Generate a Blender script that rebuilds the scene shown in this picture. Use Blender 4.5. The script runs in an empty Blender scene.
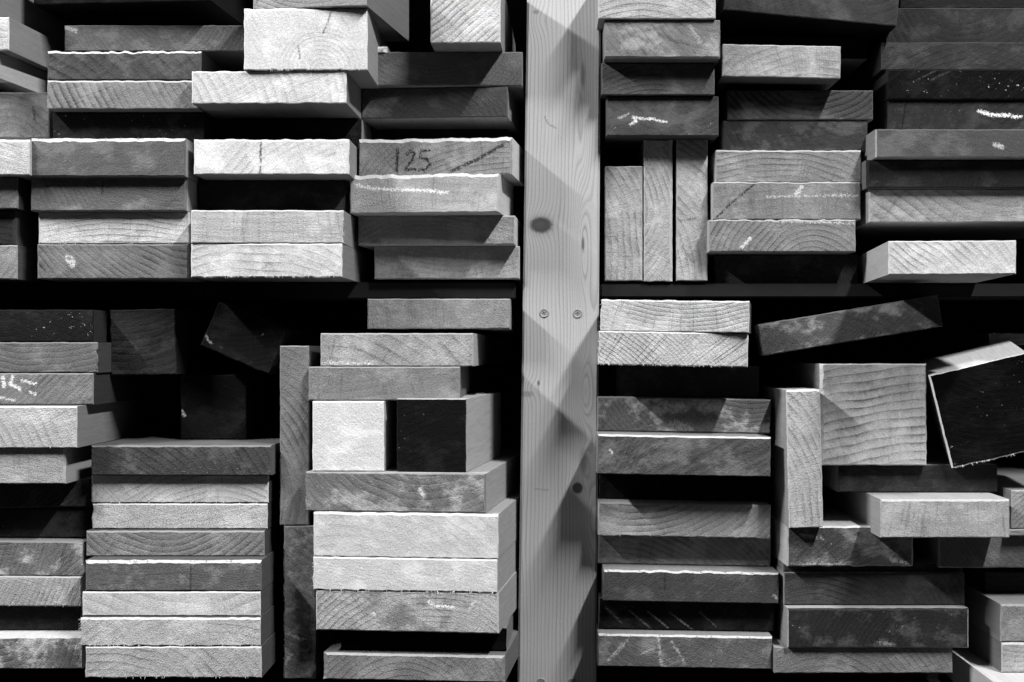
import bpy, bmesh, math, random
from mathutils import Vector, Matrix

# ---------------------------------------------------------------- frame
F = 1422.0           # focal length for a 1024 px wide frame (50 mm on 36 mm)
S = 0.00087          # metres per unit at the front face of the post
VX, VY = 548.0, 350.0
H0 = 1.20            # camera height
D = F * S
sc = bpy.context.scene
COL = sc.collection

def wx(px, d): return (px - VX) * (1 + d / F) * S
def wz(py, d): return H0 + (VY - py) * (1 + d / F) * S

# ---------------------------------------------------------------- materials
def new_mat(name):
    m = bpy.data.materials.new(name); m.use_nodes = True
    nt = m.node_tree
    for n in list(nt.nodes): nt.nodes.remove(n)
    out = nt.nodes.new('ShaderNodeOutputMaterial')
    b = nt.nodes.new('ShaderNodeBsdfPrincipled')
    b.inputs['Roughness'].default_value = 0.75
    b.inputs['Specular IOR Level'].default_value = 0.06
    nt.links.new(b.outputs[0], out.inputs[0])
    return m, nt, b

class NB:
    """tiny node builder"""
    def __init__(s, nt): s.nt = nt
    def put(s, sock, v):
        if hasattr(v, 'links'): s.nt.links.new(v, sock)
        elif v is not None: sock.default_value = v
    def m(s, op, a, b=None, c=None, clamp=False):
        n = s.nt.nodes.new('ShaderNodeMath'); n.operation = op; n.use_clamp = clamp
        for i, v in enumerate((a, b, c)):
            if v is not None: s.put(n.inputs[i], v)
        return n.outputs[0]
    def vec(s, x, y, z=0.0):
        n = s.nt.nodes.new('ShaderNodeCombineXYZ')
        for i, v in enumerate((x, y, z)): s.put(n.inputs[i], v)
        return n.outputs[0]
    def noise(s, v, scale, detail=2.0, rough=0.5, w=None):
        n = s.nt.nodes.new('ShaderNodeTexNoise')
        s.nt.links.new(v, n.inputs['Vector'])
        s.put(n.inputs['Scale'], scale); s.put(n.inputs['Detail'], detail); s.put(n.inputs['Roughness'], rough)
        return n.outputs[0]
    def step(s, v, lo, hi):
        n = s.nt.nodes.new('ShaderNodeMapRange'); n.interpolation_type = 'SMOOTHSTEP'
        s.put(n.inputs[0], v); s.put(n.inputs[1], lo); s.put(n.inputs[2], hi)
        return n.outputs[0]
    def mix(s, f, a, b):   # scalar mix
        n = s.nt.nodes.new('ShaderNodeMix'); n.data_type = 'FLOAT'
        s.put(n.inputs[0], f); s.put(n.inputs[2], a); s.put(n.inputs[3], b)
        return n.outputs[0]
    def stroke(s, x, z, pts, w, rag, seed):
        """mask of a hand-drawn poly-line, units of 0.87 mm"""
        res = None
        v = s.vec(x, z, seed)
        wob = s.m('MULTIPLY', s.m('SUBTRACT', s.noise(v, 0.4, 3, .8), .47), rag * 3.0)
        for (ax, az), (bx, bz) in zip(pts[:-1], pts[1:]):
            dx, dz = bx - ax, bz - az; L2 = dx * dx + dz * dz
            px = s.m('SUBTRACT', x, ax); pz = s.m('SUBTRACT', z, az)
            t = s.m('DIVIDE', s.m('ADD', s.m('MULTIPLY', px, dx), s.m('MULTIPLY', pz, dz)), L2, clamp=True)
            qx = s.m('SUBTRACT', px, s.m('MULTIPLY', t, dx)); qz = s.m('SUBTRACT', pz, s.m('MULTIPLY', t, dz))
            r = s.m('SQRT', s.m('ADD', s.m('MULTIPLY', qx, qx), s.m('MULTIPLY', qz, qz)))
            r = s.m('ADD', r, wob)
            res = r if res is None else s.m('MINIMUM', res, r)
        br = s.step(s.noise(s.vec(s.m('MULTIPLY', x, 1.1), s.m('MULTIPLY', z, 1.1), seed + 3.), .42, 3, .7), .36, .52)
        return s.m('MULTIPLY', br, s.m('SUBTRACT', 1.0, s.step(res, w * .5 - .2, w * .5 + 1.3)))

# shared end-grain node group -------------------------------------------------
G_IN = [('Tone', .5), ('CX', 0.), ('CZ', -60.), ('Spacing', 5.), ('Ring', .35), ('Ray', .2), ('SawAngle', .5),
        ('Saw', .1), ('SawSpacing', 4.), ('Smear', 0.), ('SmearTone', .5), ('SmearScale', .03), ('Speck', 0.), ('Seed', 0.), ('Mottle', .25), ('Reach', 2000.)]
def build_group():
    g = bpy.data.node_groups.new('end_grain', 'ShaderNodeTree')
    for n, dft in G_IN:
        sk = g.interface.new_socket(n, in_out='INPUT', socket_type='NodeSocketFloat'); sk.default_value = dft
    for n in ('Tone', 'Height', 'X', 'Z'):
        g.interface.new_socket(n, in_out='OUTPUT', socket_type='NodeSocketFloat')
    gi = g.nodes.new('NodeGroupInput'); go = g.nodes.new('NodeGroupOutput')
    I = gi.outputs; b = NB(g)
    tc = g.nodes.new('ShaderNodeTexCoord'); sp = g.nodes.new('ShaderNodeSeparateXYZ')
    g.links.new(tc.outputs['Object'], sp.inputs[0])
    x = b.m('DIVIDE', sp.outputs[0], S); z = b.m('DIVIDE', sp.outputs[2], S)
    seed = b.m('MULTIPLY', I['Seed'], 37.7)
    P = b.vec(x, z, seed)
    lowx = b.m('MULTIPLY', b.m('SUBTRACT', b.noise(P, .010, 2), .5), 22.)
    fine = b.noise(P, .7, 2, .6)
    # rings
    rx = b.m('SUBTRACT', x, I['CX']); rz = b.m('SUBTRACT', z, I['CZ'])
    dist = b.m('SQRT', b.m('ADD', b.m('MULTIPLY', rx, rx), b.m('MULTIPLY', rz, rz)))
    dd = b.m('ADD', b.m('ADD', dist, lowx), b.m('MULTIPLY', fine, 1.2))
    ph = b.m('FRACT', b.m('DIVIDE', dd, I['Spacing']))
    late = b.m('POWER', ph, 2.2)
    late = b.m('MULTIPLY', late, b.step(b.m('SUBTRACT', 1.0, ph), 0.0, .18))
    rm = b.mix(b.step(b.noise(P, .02, 2), .35, .65), .35, 1.25)
    rm = b.m('MULTIPLY', rm, b.m('SUBTRACT', 1.0, b.step(dist, I['Reach'], b.m('MULTIPLY', I['Reach'], 2.0))))
    ringd = b.m('MULTIPLY', b.m('MULTIPLY', late, rm), b.m('MULTIPLY', I['Ring'], 1.25))
    # rays across the rings
    ang = b.m('ARCTAN2', rz, rx)
    rv = b.vec(b.m('MULTIPLY', ang, b.m('ADD', 115.0, 0.)), b.m('MULTIPLY', dist, .018), seed)
    ray = b.step(b.noise(rv, 1.0, 2), .5, .78)
    rayd = b.m('MULTIPLY', ray, I['Ray'])
    # saw marks
    ca = b.m('COSINE', I['SawAngle']); sa = b.m('SINE', I['SawAngle'])
    u = b.m('ADD', b.m('MULTIPLY', x, ca), b.m('MULTIPLY', z, sa))
    v = b.m('SUBTRACT', b.m('MULTIPLY', z, ca), b.m('MULTIPLY', x, sa))
    sv = b.vec(b.m('MULTIPLY', u, .03), b.m('DIVIDE', v, I['SawSpacing']), seed)
    saw = b.m('SUBTRACT', b.noise(sv, 1.0, 2, .6), .5)
    sawd = b.m('MULTIPLY', saw, b.m('MULTIPLY', I['Saw'], 2.4))
    # mottling, fibre noise
    mot = b.m('MULTIPLY', b.m('SUBTRACT', b.noise(P, .045, 4, .6), .5), b.m('MULTIPLY', I['Mottle'], 2.6))
    fib = b.m('MULTIPLY', b.m('SUBTRACT', b.noise(P, .75, 3, .8), .5), 1.3)
    k = b.m('ADD', b.m('ADD', 1.0, mot), fib)
    k = b.m('SUBTRACT', b.m('ADD', k, sawd), b.m('ADD', ringd, rayd))
    k = b.m('MAXIMUM', k, .08)
    tone = b.m('MULTIPLY', I['Tone'], k)
    # wax / mildew smears
    P2 = b.vec(b.m('ADD', x, 311.), b.m('MULTIPLY', z, 1.3), seed)
    sm = b.noise(P2, I['SmearScale'], 5, .68)
    smk = b.m('MULTIPLY', b.step(sm, .47, .66), I['Smear'], clamp=True)
    tone = b.mix(smk, tone, b.m('MULTIPLY', I['SmearTone'], b.m('ADD', .75, b.m('MULTIPLY', fine, .5))))
    # specks
    P3 = b.vec(b.m('ADD', x, 77.), z, seed)
    sn = b.m('MULTIPLY', b.step(b.noise(P3, .22, 3, .8), .66, .72), b.step(b.noise(P3, .02, 1), .45, .6))
    tone = b.mix(b.m('MULTIPLY', sn, I['Speck'], clamp=True), tone, .75)
    g.links.new(b.m('MINIMUM', tone, .88), go.inputs['Tone'])
    h = b.m('SUBTRACT', b.m('ADD', b.noise(P, .6, 3, .8), b.m('MULTIPLY', saw, .5)), b.m('MULTIPLY', b.m('ADD', ringd, rayd), .8))
    g.links.new(h, go.inputs['Height']); g.links.new(x, go.inputs['X']); g.links.new(z, go.inputs['Z'])
    return g
GROUP = build_group()

def end_mat(name, p, marks=()):
    m, nt, bs = new_mat(name)
    gn = nt.nodes.new('ShaderNodeGroup'); gn.node_tree = GROUP
    for n, dft in G_IN: gn.inputs[n].default_value = p.get(n, dft)
    b = NB(nt); tone = gn.outputs['Tone']
    for i, (pts, w, rag, val, op) in enumerate(marks):
        mk = b.stroke(gn.outputs['X'], gn.outputs['Z'], pts, w, rag, 5.0 + i * 9)
        tone = b.mix(b.m('MULTIPLY', mk, op), tone, val)
    c = nt.nodes.new('ShaderNodeCombineColor')
    for i in range(3): nt.links.new(tone, c.inputs[i])
    nt.links.new(c.outputs[0], bs.inputs['Base Color'])
    bp = nt.nodes.new('ShaderNodeBump'); bp.inputs['Strength'].default_value = .75 if p['Tone'] < .5 else .5; bp.inputs['Distance'].default_value = .0012
    nt.links.new(gn.outputs['Height'], bp.inputs['Height']); nt.links.new(bp.outputs[0], bs.inputs['Normal'])
    return m

_side = {}
def side_mat(tone):
    key = round(tone, 2)
    if key in _side: return _side[key]
    m, nt, bs = new_mat('sawn_side_%02d' % int(key * 100)); b = NB(nt)
    tc = nt.nodes.new('ShaderNodeTexCoord'); sp = nt.nodes.new('ShaderNodeSeparateXYZ')
    nt.links.new(tc.outputs['Object'], sp.inputs[0])
    x, y, z = [b.m('DIVIDE', sp.outputs[i], S) for i in range(3)]
    P = b.vec(b.m('MULTIPLY', x, .3), b.m('MULTIPLY', y, .02), b.m('MULTIPLY', z, .3))
    n = b.noise(P, 1.0, 4, .6); n2 = b.noise(b.vec(x, y, z), .35, 3, .7)
    k = b.m('ADD', .62, b.m('ADD', b.m('MULTIPLY', n, .5), b.m('MULTIPLY', n2, .28)))
    t = b.m('MULTIPLY', k, key)
    c = nt.nodes.new('ShaderNodeCombineColor')
    for i in range(3): nt.links.new(t, c.inputs[i])
    nt.links.new(c.outputs[0], bs.inputs['Base Color'])
    bp = nt.nodes.new('ShaderNodeBump'); bp.inputs['Strength'].default_value = .4; bp.inputs['Distance'].default_value = .0008
    nt.links.new(n2, bp.inputs['Height']); nt.links.new(bp.outputs[0], bs.inputs['Normal'])
    _side[key] = m
    return m

# ---------------------------------------------------------------- board geometry
def smooth_noise(rng, n, amp, grain):
    ctrl = [rng.uniform(-1, 1) for _ in range(int(n / grain) + 3)]
    out = []
    for i in range(n):
        t = i / grain; k = int(t); f = t - k; f = f * f * (3 - 2 * f)
        out.append(amp * (ctrl[k] * (1 - f) + ctrl[k + 1] * f + rng.uniform(-.35, .35)))
    return out

def board_mesh(name, w, h, L, rng, rag, ch, mats):
    """w,h,L in units; face towards -Y at y=0.  rag/ch = per edge (bottom, right, top, left)."""
    step = 2.6
    cor = [(-w/2, -h/2), (w/2, -h/2), (w/2, h/2), (-w/2, h/2)]
    nrm = [(0, -1), (1, 0), (0, 1), (-1, 0)]
    outer, inner, dep = [], [], []
    for e in range(4):
        a, c = cor[e], cor[(e+1) % 4]
        ln = math.hypot(c[0]-a[0], c[1]-a[1]); n = max(3, int(ln / step))
        ns = smooth_noise(rng, n, rag[e], 2.5); ns2 = smooth_noise(rng, n, ch[e] * .16, 2.0); ns3 = smooth_noise(rng, n, 1.0, 6)
        pe = (e - 1) % 4
        for i in range(n):
            t = i / n
            x = a[0] + (c[0]-a[0]) * t; z = a[1] + (c[1]-a[1]) * t
            fade = min(1, i / 2.0)
            j = ns[i] * fade
            outer.append((x + nrm[e][0] * j, z + nrm[e][1] * j))
            ci = max(.4, ch[e] + ns2[i] + (ns3[i] * .16 * ch[e] if ch[e] > 2 else 0))
            # inset; blend with neighbours near the corners
            ix, iz = x - nrm[e][0] * ci, z - nrm[e][1] * ci
            d0 = ln * t; d1 = ln - d0
            if d0 < ch[pe]:
                q = 1 - d0 / max(ch[pe], .01)
                ix -= nrm[pe][0] * ch[pe] * q; iz -= nrm[pe][1] * ch[pe] * q
            nx_ = (e + 1) % 4
            if d1 < ch[nx_]:
                q = 1 - d1 / max(ch[nx_], .01)
                ix -= nrm[nx_][0] * ch[nx_] * q; iz -= nrm[nx_][1] * ch[nx_] * q
            inner.append((ix + nrm[e][0] * j * .6, iz + nrm[e][1] * j * .6)); dep.append(max(.5, ci * .75))
    bm = bmesh.new(); N = len(outer)
    cnt_ = [max(3, int(q / step)) for q in (w, h, w, h)]; ntop0 = cnt_[0] + cnt_[1]; ntop1 = ntop0 + cnt_[2]
    fr = [bm.verts.new((p[0]*S, 0, p[1]*S)) for p in inner]
    ou = [bm.verts.new((p[0]*S, dep[i]*S, p[1]*S)) for i, p in enumerate(outer)]
    # behind the rough end the board settles to its true rectangular section
    base = []
    for e in range(4):
        a, c = cor[e], cor[(e+1) % 4]
        ln = math.hypot(c[0]-a[0], c[1]-a[1]); n = max(3, int(ln / step))
        for i in range(n):
            base.append((a[0] + (c[0]-a[0]) * i / n, a[1] + (c[1]-a[1]) * i / n))
    s1 = [bm.verts.new((p[0]*S, 9*S, p[1]*S)) for p in base]
    bk = [bm.verts.new((p[0]*S, L*S, p[1]*S)) for p in base]
    f = bm.faces.new(fr); f.material_index = 0
    for i in range(N):
        k = (i + 1) % N
        q = bm.faces.new((ou[i], ou[k], fr[k], fr[i])); q.material_index = 2 if ntop0 <= i < ntop1 else 3
        q = bm.faces.new((s1[i], s1[k], ou[k], ou[i])); q.material_index = 1
        q = bm.faces.new((bk[i], bk[k], s1[k], s1[i])); q.material_index = 1
    f = bm.faces.new(list(reversed(bk))); f.material_index = 1
    bmesh.ops.recalc_face_normals(bm, faces=bm.faces)
    me = bpy.data.meshes.new(name); bm.to_mesh(me); bm.free()
    for m in mats: me.materials.append(m)
    return me

def coat_mesh(me, mat, name):
    """thin coat of paint or wax over the sawn end: the outline of the end face, .3 mm thick"""
    f = me.polygons[0]; co = [me.vertices[i].co.copy() for i in f.vertices]
    cx = sum(p.x for p in co) / len(co); cz = sum(p.z for p in co) / len(co)
    bm = bmesh.new()
    fr = [bm.verts.new((cx + (p.x - cx) * .997, -.0003, cz + (p.z - cz) * .99)) for p in co]
    bk = [bm.verts.new((p.x, .00005, p.z)) for p in co]
    bm.faces.new(fr); bm.faces.new(list(reversed(bk)))
    for i in range(len(co)):
        k = (i + 1) % len(co); bm.faces.new((fr[i], bk[i], bk[k], fr[k]))
    bmesh.ops.recalc_face_normals(bm, faces=bm.faces)
    m2 = bpy.data.meshes.new(name); bm.to_mesh(m2); bm.free(); m2.materials.append(mat)
    return m2

def fibre_mesh(w, h, rng, fuzz, mat):
    """torn fibres left by the saw along the edges of a board end"""
    cor = [(-w/2, -h/2), (w/2, -h/2), (w/2, h/2), (-w/2, h/2)]; nrm = [(0, -1), (1, 0), (0, 1), (-1, 0)]
    bm = bmesh.new()
    for e, cnt, ln_ in fuzz:
        a, c = cor[e], cor[(e+1) % 4]
        for _ in range(cnt):
            t = rng.uniform(.02, .98); x = a[0] + (c[0]-a[0]) * t; z = a[1] + (c[1]-a[1]) * t
            l = rng.uniform(.3, 1) * ln_ * .75; wd = rng.uniform(.18, .4)
            tx, tz = (c[0]-a[0]), (c[1]-a[1]); tl = math.hypot(tx, tz); tx /= tl; tz /= tl
            sk = rng.uniform(-1.5, 1.5)
            n_ = nrm[e]
            tip = (x + n_[0]*l + tx*sk*l, z + n_[1]*l + tz*sk*l)
            x -= n_[0]*1.2; z -= n_[1]*1.2
            v = [bm.verts.new(((x - tx*wd)*S, .4*S, (z - tz*wd)*S)), bm.verts.new(((x + tx*wd)*S, .4*S, (z + tz*wd)*S)),
                 bm.verts.new((x*S, 2.0*S, z*S)), bm.verts.new((tip[0]*S, rng.uniform(-2, 1)*S, tip[1]*S))]
            for tri in ((0, 1, 3), (1, 2, 3), (2, 0, 3), (0, 2, 1)):
                q = bm.faces.new([v[k] for k in tri])
    bmesh.ops.recalc_face_normals(bm, faces=bm.faces)
    me = bpy.data.meshes.new('torn_fibres'); bm.to_mesh(me); bm.free(); me.materials.append(mat)
    return me

SPEC = {}; ORDER = []
def B(key, x0, x1, y0, y1, d, tone, label, **k):
    """rectangle of the board end as seen on the post's plane, d = distance behind it"""
    SPEC[key] = dict(x0=x0, x1=x1, d=d, tone=tone, label=label, X0=(x0-VX)*(1+d/F), X1=(x1-VX)*(1+d/F),
                     Z1=(VY-y0)*(1+d/F), Z0=(VY-y1)*(1+d/F), **k)
    ORDER.append(key)

GA = 'board ends in the upper left bay'; GB = 'board ends in the lower left bay'
GC = 'board ends in the upper right bay'; GD = 'board ends in the lower right bay'

# ------------------------------------------------ upper left bay
B('A0', -120, -1, -30, 17, -50, .22, 'grey beam end cut off by the top left corner above the pale board', yaw=4, L=260, side=.3, grp=GA)
B('A2', -120, 11.5, 18, 51.5, -62, .62, 'pale board end at the left edge of the upper bay, its side running back', yaw=4.6, L=330, side=.34, grp=GA)
B('A3', -120, 2, 53, 79, -55, .3, 'board directly under the top left pale one, mostly its side showing', yaw=6, L=330, side=0.5, grp=GA)
B('A4', -90, 50, 92, 138, -40, .26, 'thick grey timber end with a short crack, low at the far left edge', grp=GA,
  marks=[([(33, 107), (35, 120)], 1.4, 1, .04, .9)])
B('E0', 30, 214, -26, 3, -20, 0.02, 'nearly black board at the very top of the upper left bay', yaw=5, L=330, side=0.04, grp=GA)
B('E1', 64, 246, 25, 51.5, 0, .2, 'plain grey board end set back above the ragged-topped dark one', smear=(.3, .3, .05), grp=GA,
  marks=[([(66, 27), (76, 31)], 3, 2, .5, .6)])
B('E2', 47, 202, 51, 80, -70, .14, 'dark board end with slanting grain and a bright ragged top edge, upper left', rag=(.3, .4, 1.3, .3), ch=(.8, 1.5, 2.6, 1), ring=(-150, -160, 9, .5), saw=(34, 3, .25), speck=.2, side=0.03, edge=0.62, grp=GA)  # side toned near black for the shadow of the large pale beam
B('E3', 47, 199, 81, 109, -70, .34, 'mid grey board end directly under the ragged-topped dark board, curved rings at its right', rag=(.3, .4, .6, .3), ch=(.8, 1, 1.8, .8), ring=(110, 50, 6.5, .6), side=0.2, edge=0.55, grp=GA)
B('E4', 52, 205, 112, 136, -52, 0.04, 'black shaded board end with pale flecks between the two left stacks of the upper bay', speck=.5, side=0.04, grp=GA)
B('F0', 250, 369, -46, 8, -95, .4, 'ringed beam end cut by the top edge of the picture, its side lit', yaw=9, L=155, ring=(0, 75, 4.5, .5), side=.24, grp=GA)
B('F1', 243.5, 368, 9, 70, -94, .66, 'large pale square-edged beam end with a half-round heart and two cracks', ring=(14, -30, 4.2, .28), ray=.15, mot=.1, rag=(.7, .3, .7, .3), ch=(.8, .8, 2, 1), fuzz=[(0, 34, 2.6)], side=0.36, reach=26, grp=GA,
  marks=[([(331, 12), (328, 22), (323, 33)], .8, .8, .08, .8), ([(298, 46), (300, 58)], 1, .8, .1, .7), ([(342, 18), (349, 28)], 1.2, 2, .25, .4)])
B('F2', 191, 347, 69.5, 103.5, -90, .66, 'pale slanted-grain board end jutting out under the large pale beam', ring=(-150, -60, 8, .3), saw=(30, 3, .12), yaw=1, L=330, rag=(.5, .3, .5, .3), ch=(.8, .8, 1.2, 1), mot=.1, grp=GA, side=0.3)
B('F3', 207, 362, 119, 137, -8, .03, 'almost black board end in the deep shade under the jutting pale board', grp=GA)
B('K1', 373.5, 387.5, 46, 52.5, -14, .62, 'tiny rounded pale offcut lying on the dark board beside the large pale beam', L=12, rag=.2, ch=(.5, 3, 3, 1), name='wood_offcut', cat='offcut')
B('G1', 430, 501, -28, 43, -52, .62, 'square beam end with fine diagonal grain at the top beside the post', ring=(-200, 190, 5.2, .55), saw=(38, 2.5, .25), mot=.08, side=.34, yaw=1.2, L=330, grp=GA)
B('H1', 374, 523, 52.5, 86, -12, 0.22, 'dark waxed board end the diagonal-grained square beam stands on', yaw=0, side=.3, smear=(.3, .28, .04), mot=.25, grp=GA)
B('H2', 360, 508.5, 87, 118, -5, .15, 'dark board end second under the diagonal-grained square beam', yaw=5, L=110, side=0.34, smear=(.3, .22, .05), grp=GA)
B('H2b', 366, 508, 121, 137, 70, .03, 'hidden spacer board coloured black as deep shade above the pencil-marked board', grp=GA)  # spacer; its black tone stands in for the shade in the gap
B('H3', 357, 513, 138, 176, -38, .36, 'board end with pencilled figures and a dark slanting streak beside the post', yaw=6, rag=(.4, .5, .8, .3), ch=(.8, 2, 4.2, 1), ring=(60, -130, 5, .35), side=.62, mot=.12, L=100, grp=GA,
  marks=[([(397, 149), (396.5, 160), (396, 171)], 2.0, 1.5, .03, 1), ([(406, 154), (410, 151), (414, 153), (412, 159), (405, 169), (415, 169)], 1.7, 1.5, .03, 1), ([(429, 150), (421, 151), (420, 158), (427, 159), (430, 164), (426, 169), (419, 170)], 1.7, 1.5, .03, 1),
         ([(452, 171), (476, 161), (503, 146)], 2.6, 1.6, .05, 1)])
B('H4', 348, 500, 174, 213, -50, 0.5, 'grey board end crossed by a white chalk streak beside the post', yaw=6, rag=(.4, .4, .9, .4), ch=(1, 2, 4.5, 1), ring=(0, -300, 9, .12), mot=.15, side=.6, L=110, grp=GA,
  marks=[([(355, 184), (372, 188), (398, 189.5), (424, 190), (447, 193)], 2.0, 3.0, .92, 1)])
B('H5', 357, 515.5, 216, 245, -22, 0.46, 'board end with a bright triangle of light at its right, under the chalk-streaked one', ring=(0, -150, 4.5, .2), yaw=3, L=200, grp=GA, fuzz=[(0, 14, 1.5)], side=.6)
B('H6', 374, 520, 246.5, 279, -8, 0.46, 'bottom board end on the shelf beside the post in the upper left bay', ring=(0, 200, 5, .2), grp=GA, side=.6)
B('F4', 193.5, 349.5, 139, 185, -80, .68, 'pale board end split by a short upright crack at its middle', rag=(.3, .4, .6, .3), ch=(.8, 1.6, 2.4, 1), ring=(90, -120, 7, .2), ray=.15, mot=.1, side=0.36, edge=0.6, grp=GA,
  marks=[([(261, 140), (260.5, 160), (260, 176)], 1.1, 1.6, .06, .9), ([(326, 156), (336, 153)], 1.2, 1, .2, .5)])
SPEC['F4']['Z0'] = (VY - 174.5) * (1 - 80 / F)
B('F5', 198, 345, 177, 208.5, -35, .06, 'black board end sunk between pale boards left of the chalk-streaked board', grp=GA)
B('F6', 190.5, 344, 210, 243.5, -90, .56, 'plain pale board end second from the shelf in the middle stack, upper left', rag=(.2, 1.1, .3, .2), ring=(0, 400, 8, .12), ray=.3, mot=.1, side=.34, fuzz=[(1, 16, 2.6)], grp=GA)
B('F7', 190, 343, 245, 277.5, -90, .66, 'pale board end on the shelf with arched grain at its left, upper left bay', ring=(-20, -150, 8, .4), ray=.15, mot=.1, rag=(.7, .3, .3, .2), side=0.3, fuzz=[(0, 20, 1.8)], grp=GA, yaw=1.5, L=330,
  marks=[([(262, 269), (270, 263), (274, 270)], 1.4, 2, .15, .5), ([(290, 261), (293, 262)], 2.5, 1, .3, .4)])
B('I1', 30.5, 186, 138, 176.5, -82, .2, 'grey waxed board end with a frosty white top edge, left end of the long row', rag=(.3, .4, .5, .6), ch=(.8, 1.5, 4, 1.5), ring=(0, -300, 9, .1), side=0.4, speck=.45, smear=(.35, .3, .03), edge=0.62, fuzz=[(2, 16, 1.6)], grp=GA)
B('I2', 30.5, 187, 180, 211, -72, .24, 'shaded board end with dark and pale blotches under the frosty-edged one', smear=(.4, .45, .03), speck=.3, ch=(1, 2, 1, 1), side=.5, grp=GA,
  marks=[([(103, 182), (102, 194)], 1.2, 2, .04, .7), ([(163, 206), (175, 200)], 5, 7, .07, .7)])
B('I3', 38, 190, 212.5, 244, -64, 0.62, 'light board end with wavy level rings, second from the shelf at far left', ring=(-10, -260, 5.2, .4), ray=.2, mot=.1, fuzz=[(0, 18, 1.6)], side=.55, grp=GA)
B('I4', 37, 188.5, 245.5, 279, -64, 0.28, 'dark ringed board end with a pale knot blotch, on the shelf at far left', ring=(110, 150, 6, .55), saw=(-40, 3, .2), side=.34, smear=(.2, .45, .03), grp=GA,
  marks=[([(68, 258), (73, 264)], 6, 4, .75, .8)])
B('J1', -90, 30, 139, 175, -88, .6, 'pale board end cut by the left edge, level with the frosty-edged one', ch=(.8, 1, 3, 1), mot=.1, ring=(80, 200, 6, .25), side=.55, grp=GA)
B('J2', -90, 18.5, 177, 209, -74, .25, 'grey board end cut by the left edge, second down of its stack', side=.1, grp=GA, saw=(40, 3, .15))
B('J3', -90, 15.5, 213, 245, -64, .08, 'dark board end cut by the left edge, third down of its stack', ch=(1, 2, 1, 1), side=.16, grp=GA)
B('J4', -90, 18, 247, 279.5, -64, .36, 'board end cut by the left edge and resting on the shelf', side=.14, grp=GA, ring=(120, -60, 6, .4))
# ------------------------------------------------ lower left bay
B('A1', -90, 94, 309.5, 341.5, -74, 0.04, 'black board end with pale flecks, top of the stack at the lower left edge', side=.08, speck=.6, grp=GB)
B('L2', -90, 98, 342, 372, -82, .26, 'grey board end second from the top at the lower left edge', side=.13, rag=(.2, .8, .3, .2), ring=(30, 200, 6, .3), fuzz=[(1, 14, 2)], grp=GB)
B('L3', -90, 94, 373, 402, -88, .3, 'board end with slanted grain and white chalk scribble, lower left edge', side=.1, saw=(38, 2.6, .35), ring=(-300, 300, 5, .4), speck=.5, grp=GB,
  marks=[([(3, 377), (4, 386)], 2.5, 2.5, .9, .95), ([(13, 377), (10, 384), (20, 389)], 2.5, 3, .9, .9), ([(22, 381), (36, 384)], 2, 3, .85, .8), ([(30, 392), (35, 394)], 1.5, 2, .85, .8), ([(0, 398), (14, 400)], 2, 3, .8, .7)])
B('L4', -90, 77.5, 406, 448, -113, .6, 'thick pale board end with sweeping arcs jutting out at the left edge', side=.32, ring=(-90, -75, 7.5, .38), ray=.15, mot=.1, ch=(.8, .8, 1.2, .8), fuzz=[(0, 12, 1.5)], grp=GB)
B('L5', -90, 66, 451.5, 484, -107, 0.52, 'board end directly under the thick pale one at the left edge', side=.42, ring=(0, 400, 9, .1), ray=.25, ch=(1, 2, 1, 1), grp=GB)
B('L6', -90, 91, 486, 508.5, -70, 0.09, 'dark finely ringed board end below the middle of the left edge', ring=(-60, 160, 4.5, .5), roll=-1, grp=GB)
B('L7', -90, 89, 509.5, 540, -66, 0.05, 'black board end in shade beside the tall pale stack, left edge', rag=(.2, .8, .2, .2), speck=.2, grp=GB)
B('L8', -90, 84, 541, 576, -88, .28, 'blotchy board end smeared with white, fifth from the bottom at the left edge', roll=0.5, smear=(.95, .55, .035), mot=.4, saw=(70, 2.2, .55), grp=GB)
B('L9', -90, 82, 576, 606, -90, .5, 'light board end with fine upright rings, tilted slightly at the left edge', roll=0.5, ring=(-150, 60, 5, .5), mot=.15, fuzz=[(0, 16, 1.6)], grp=GB)
B('L10', -90, 81, 607.5, 634, -78, 0.045, 'black board end just above the lowest one at the left edge', grp=GB)
B('L11', -90, 83, 636, 669, -104, .26, 'lowest board end at the left edge, mottled with white smears', smear=(1, .62, .03), mot=.5, speck=.5, ch=(.8, .8, 2, .8), side=.6, grp=GB)
B('M1', 110, 176, 309, 375, -40, 0.08, 'dark square beam end beside the dark flecked board under the shelf', ring=(-20, 110, 7, .55), saw=(20, 3, .3), rag=.5, roll=-1, side=.08, grp=GB)
B('M2', 205, 292, 300, 372, -42, .03, 'black beam end lying tilted against the shelf', quad=(244, 338, 75, 47), roll=23, L=420, speck=.5, side=.1, rag=(.9, .3, .5, .5), grp=GB,
  marks=[([(199, 346), (206, 333)], 1.2, 1.5, .5, .6), ([(221, 301), (228, 296)], 2, 3, .7, .8), ([(206, 350), (216, 356)], 1.2, 3, .5, .6)])
B('M3', 180, 247, 374.5, 439, -8, 0.03, 'black square beam end standing on the dark board below the tilted beam', side=.06, speck=.15, rag=(.4, .3, .4, .7), grp=GB,
  marks=[([(181, 411), (184, 415)], 3, 2, .6, .8)])
B('M0', 132, 172, 380, 439, 75, .02, 'hidden support coloured black as deep shade far back under the dark square beam', side=.03, grp=GB)  # support for the beam above, black tone stands in for deep shade
B('N1', 91, 272, 445, 475.5, -88, .14, 'dark speckled board end on top of the tall stack left of the upright plank', side=0.2, ch=(.8, 1.5, 1.6, .8), ring=(-120, -120, 7, .4), saw=(30, 4, .2), speck=.7, smear=(.3, .25, .04), edge=0.3, grp=GB)
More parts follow.
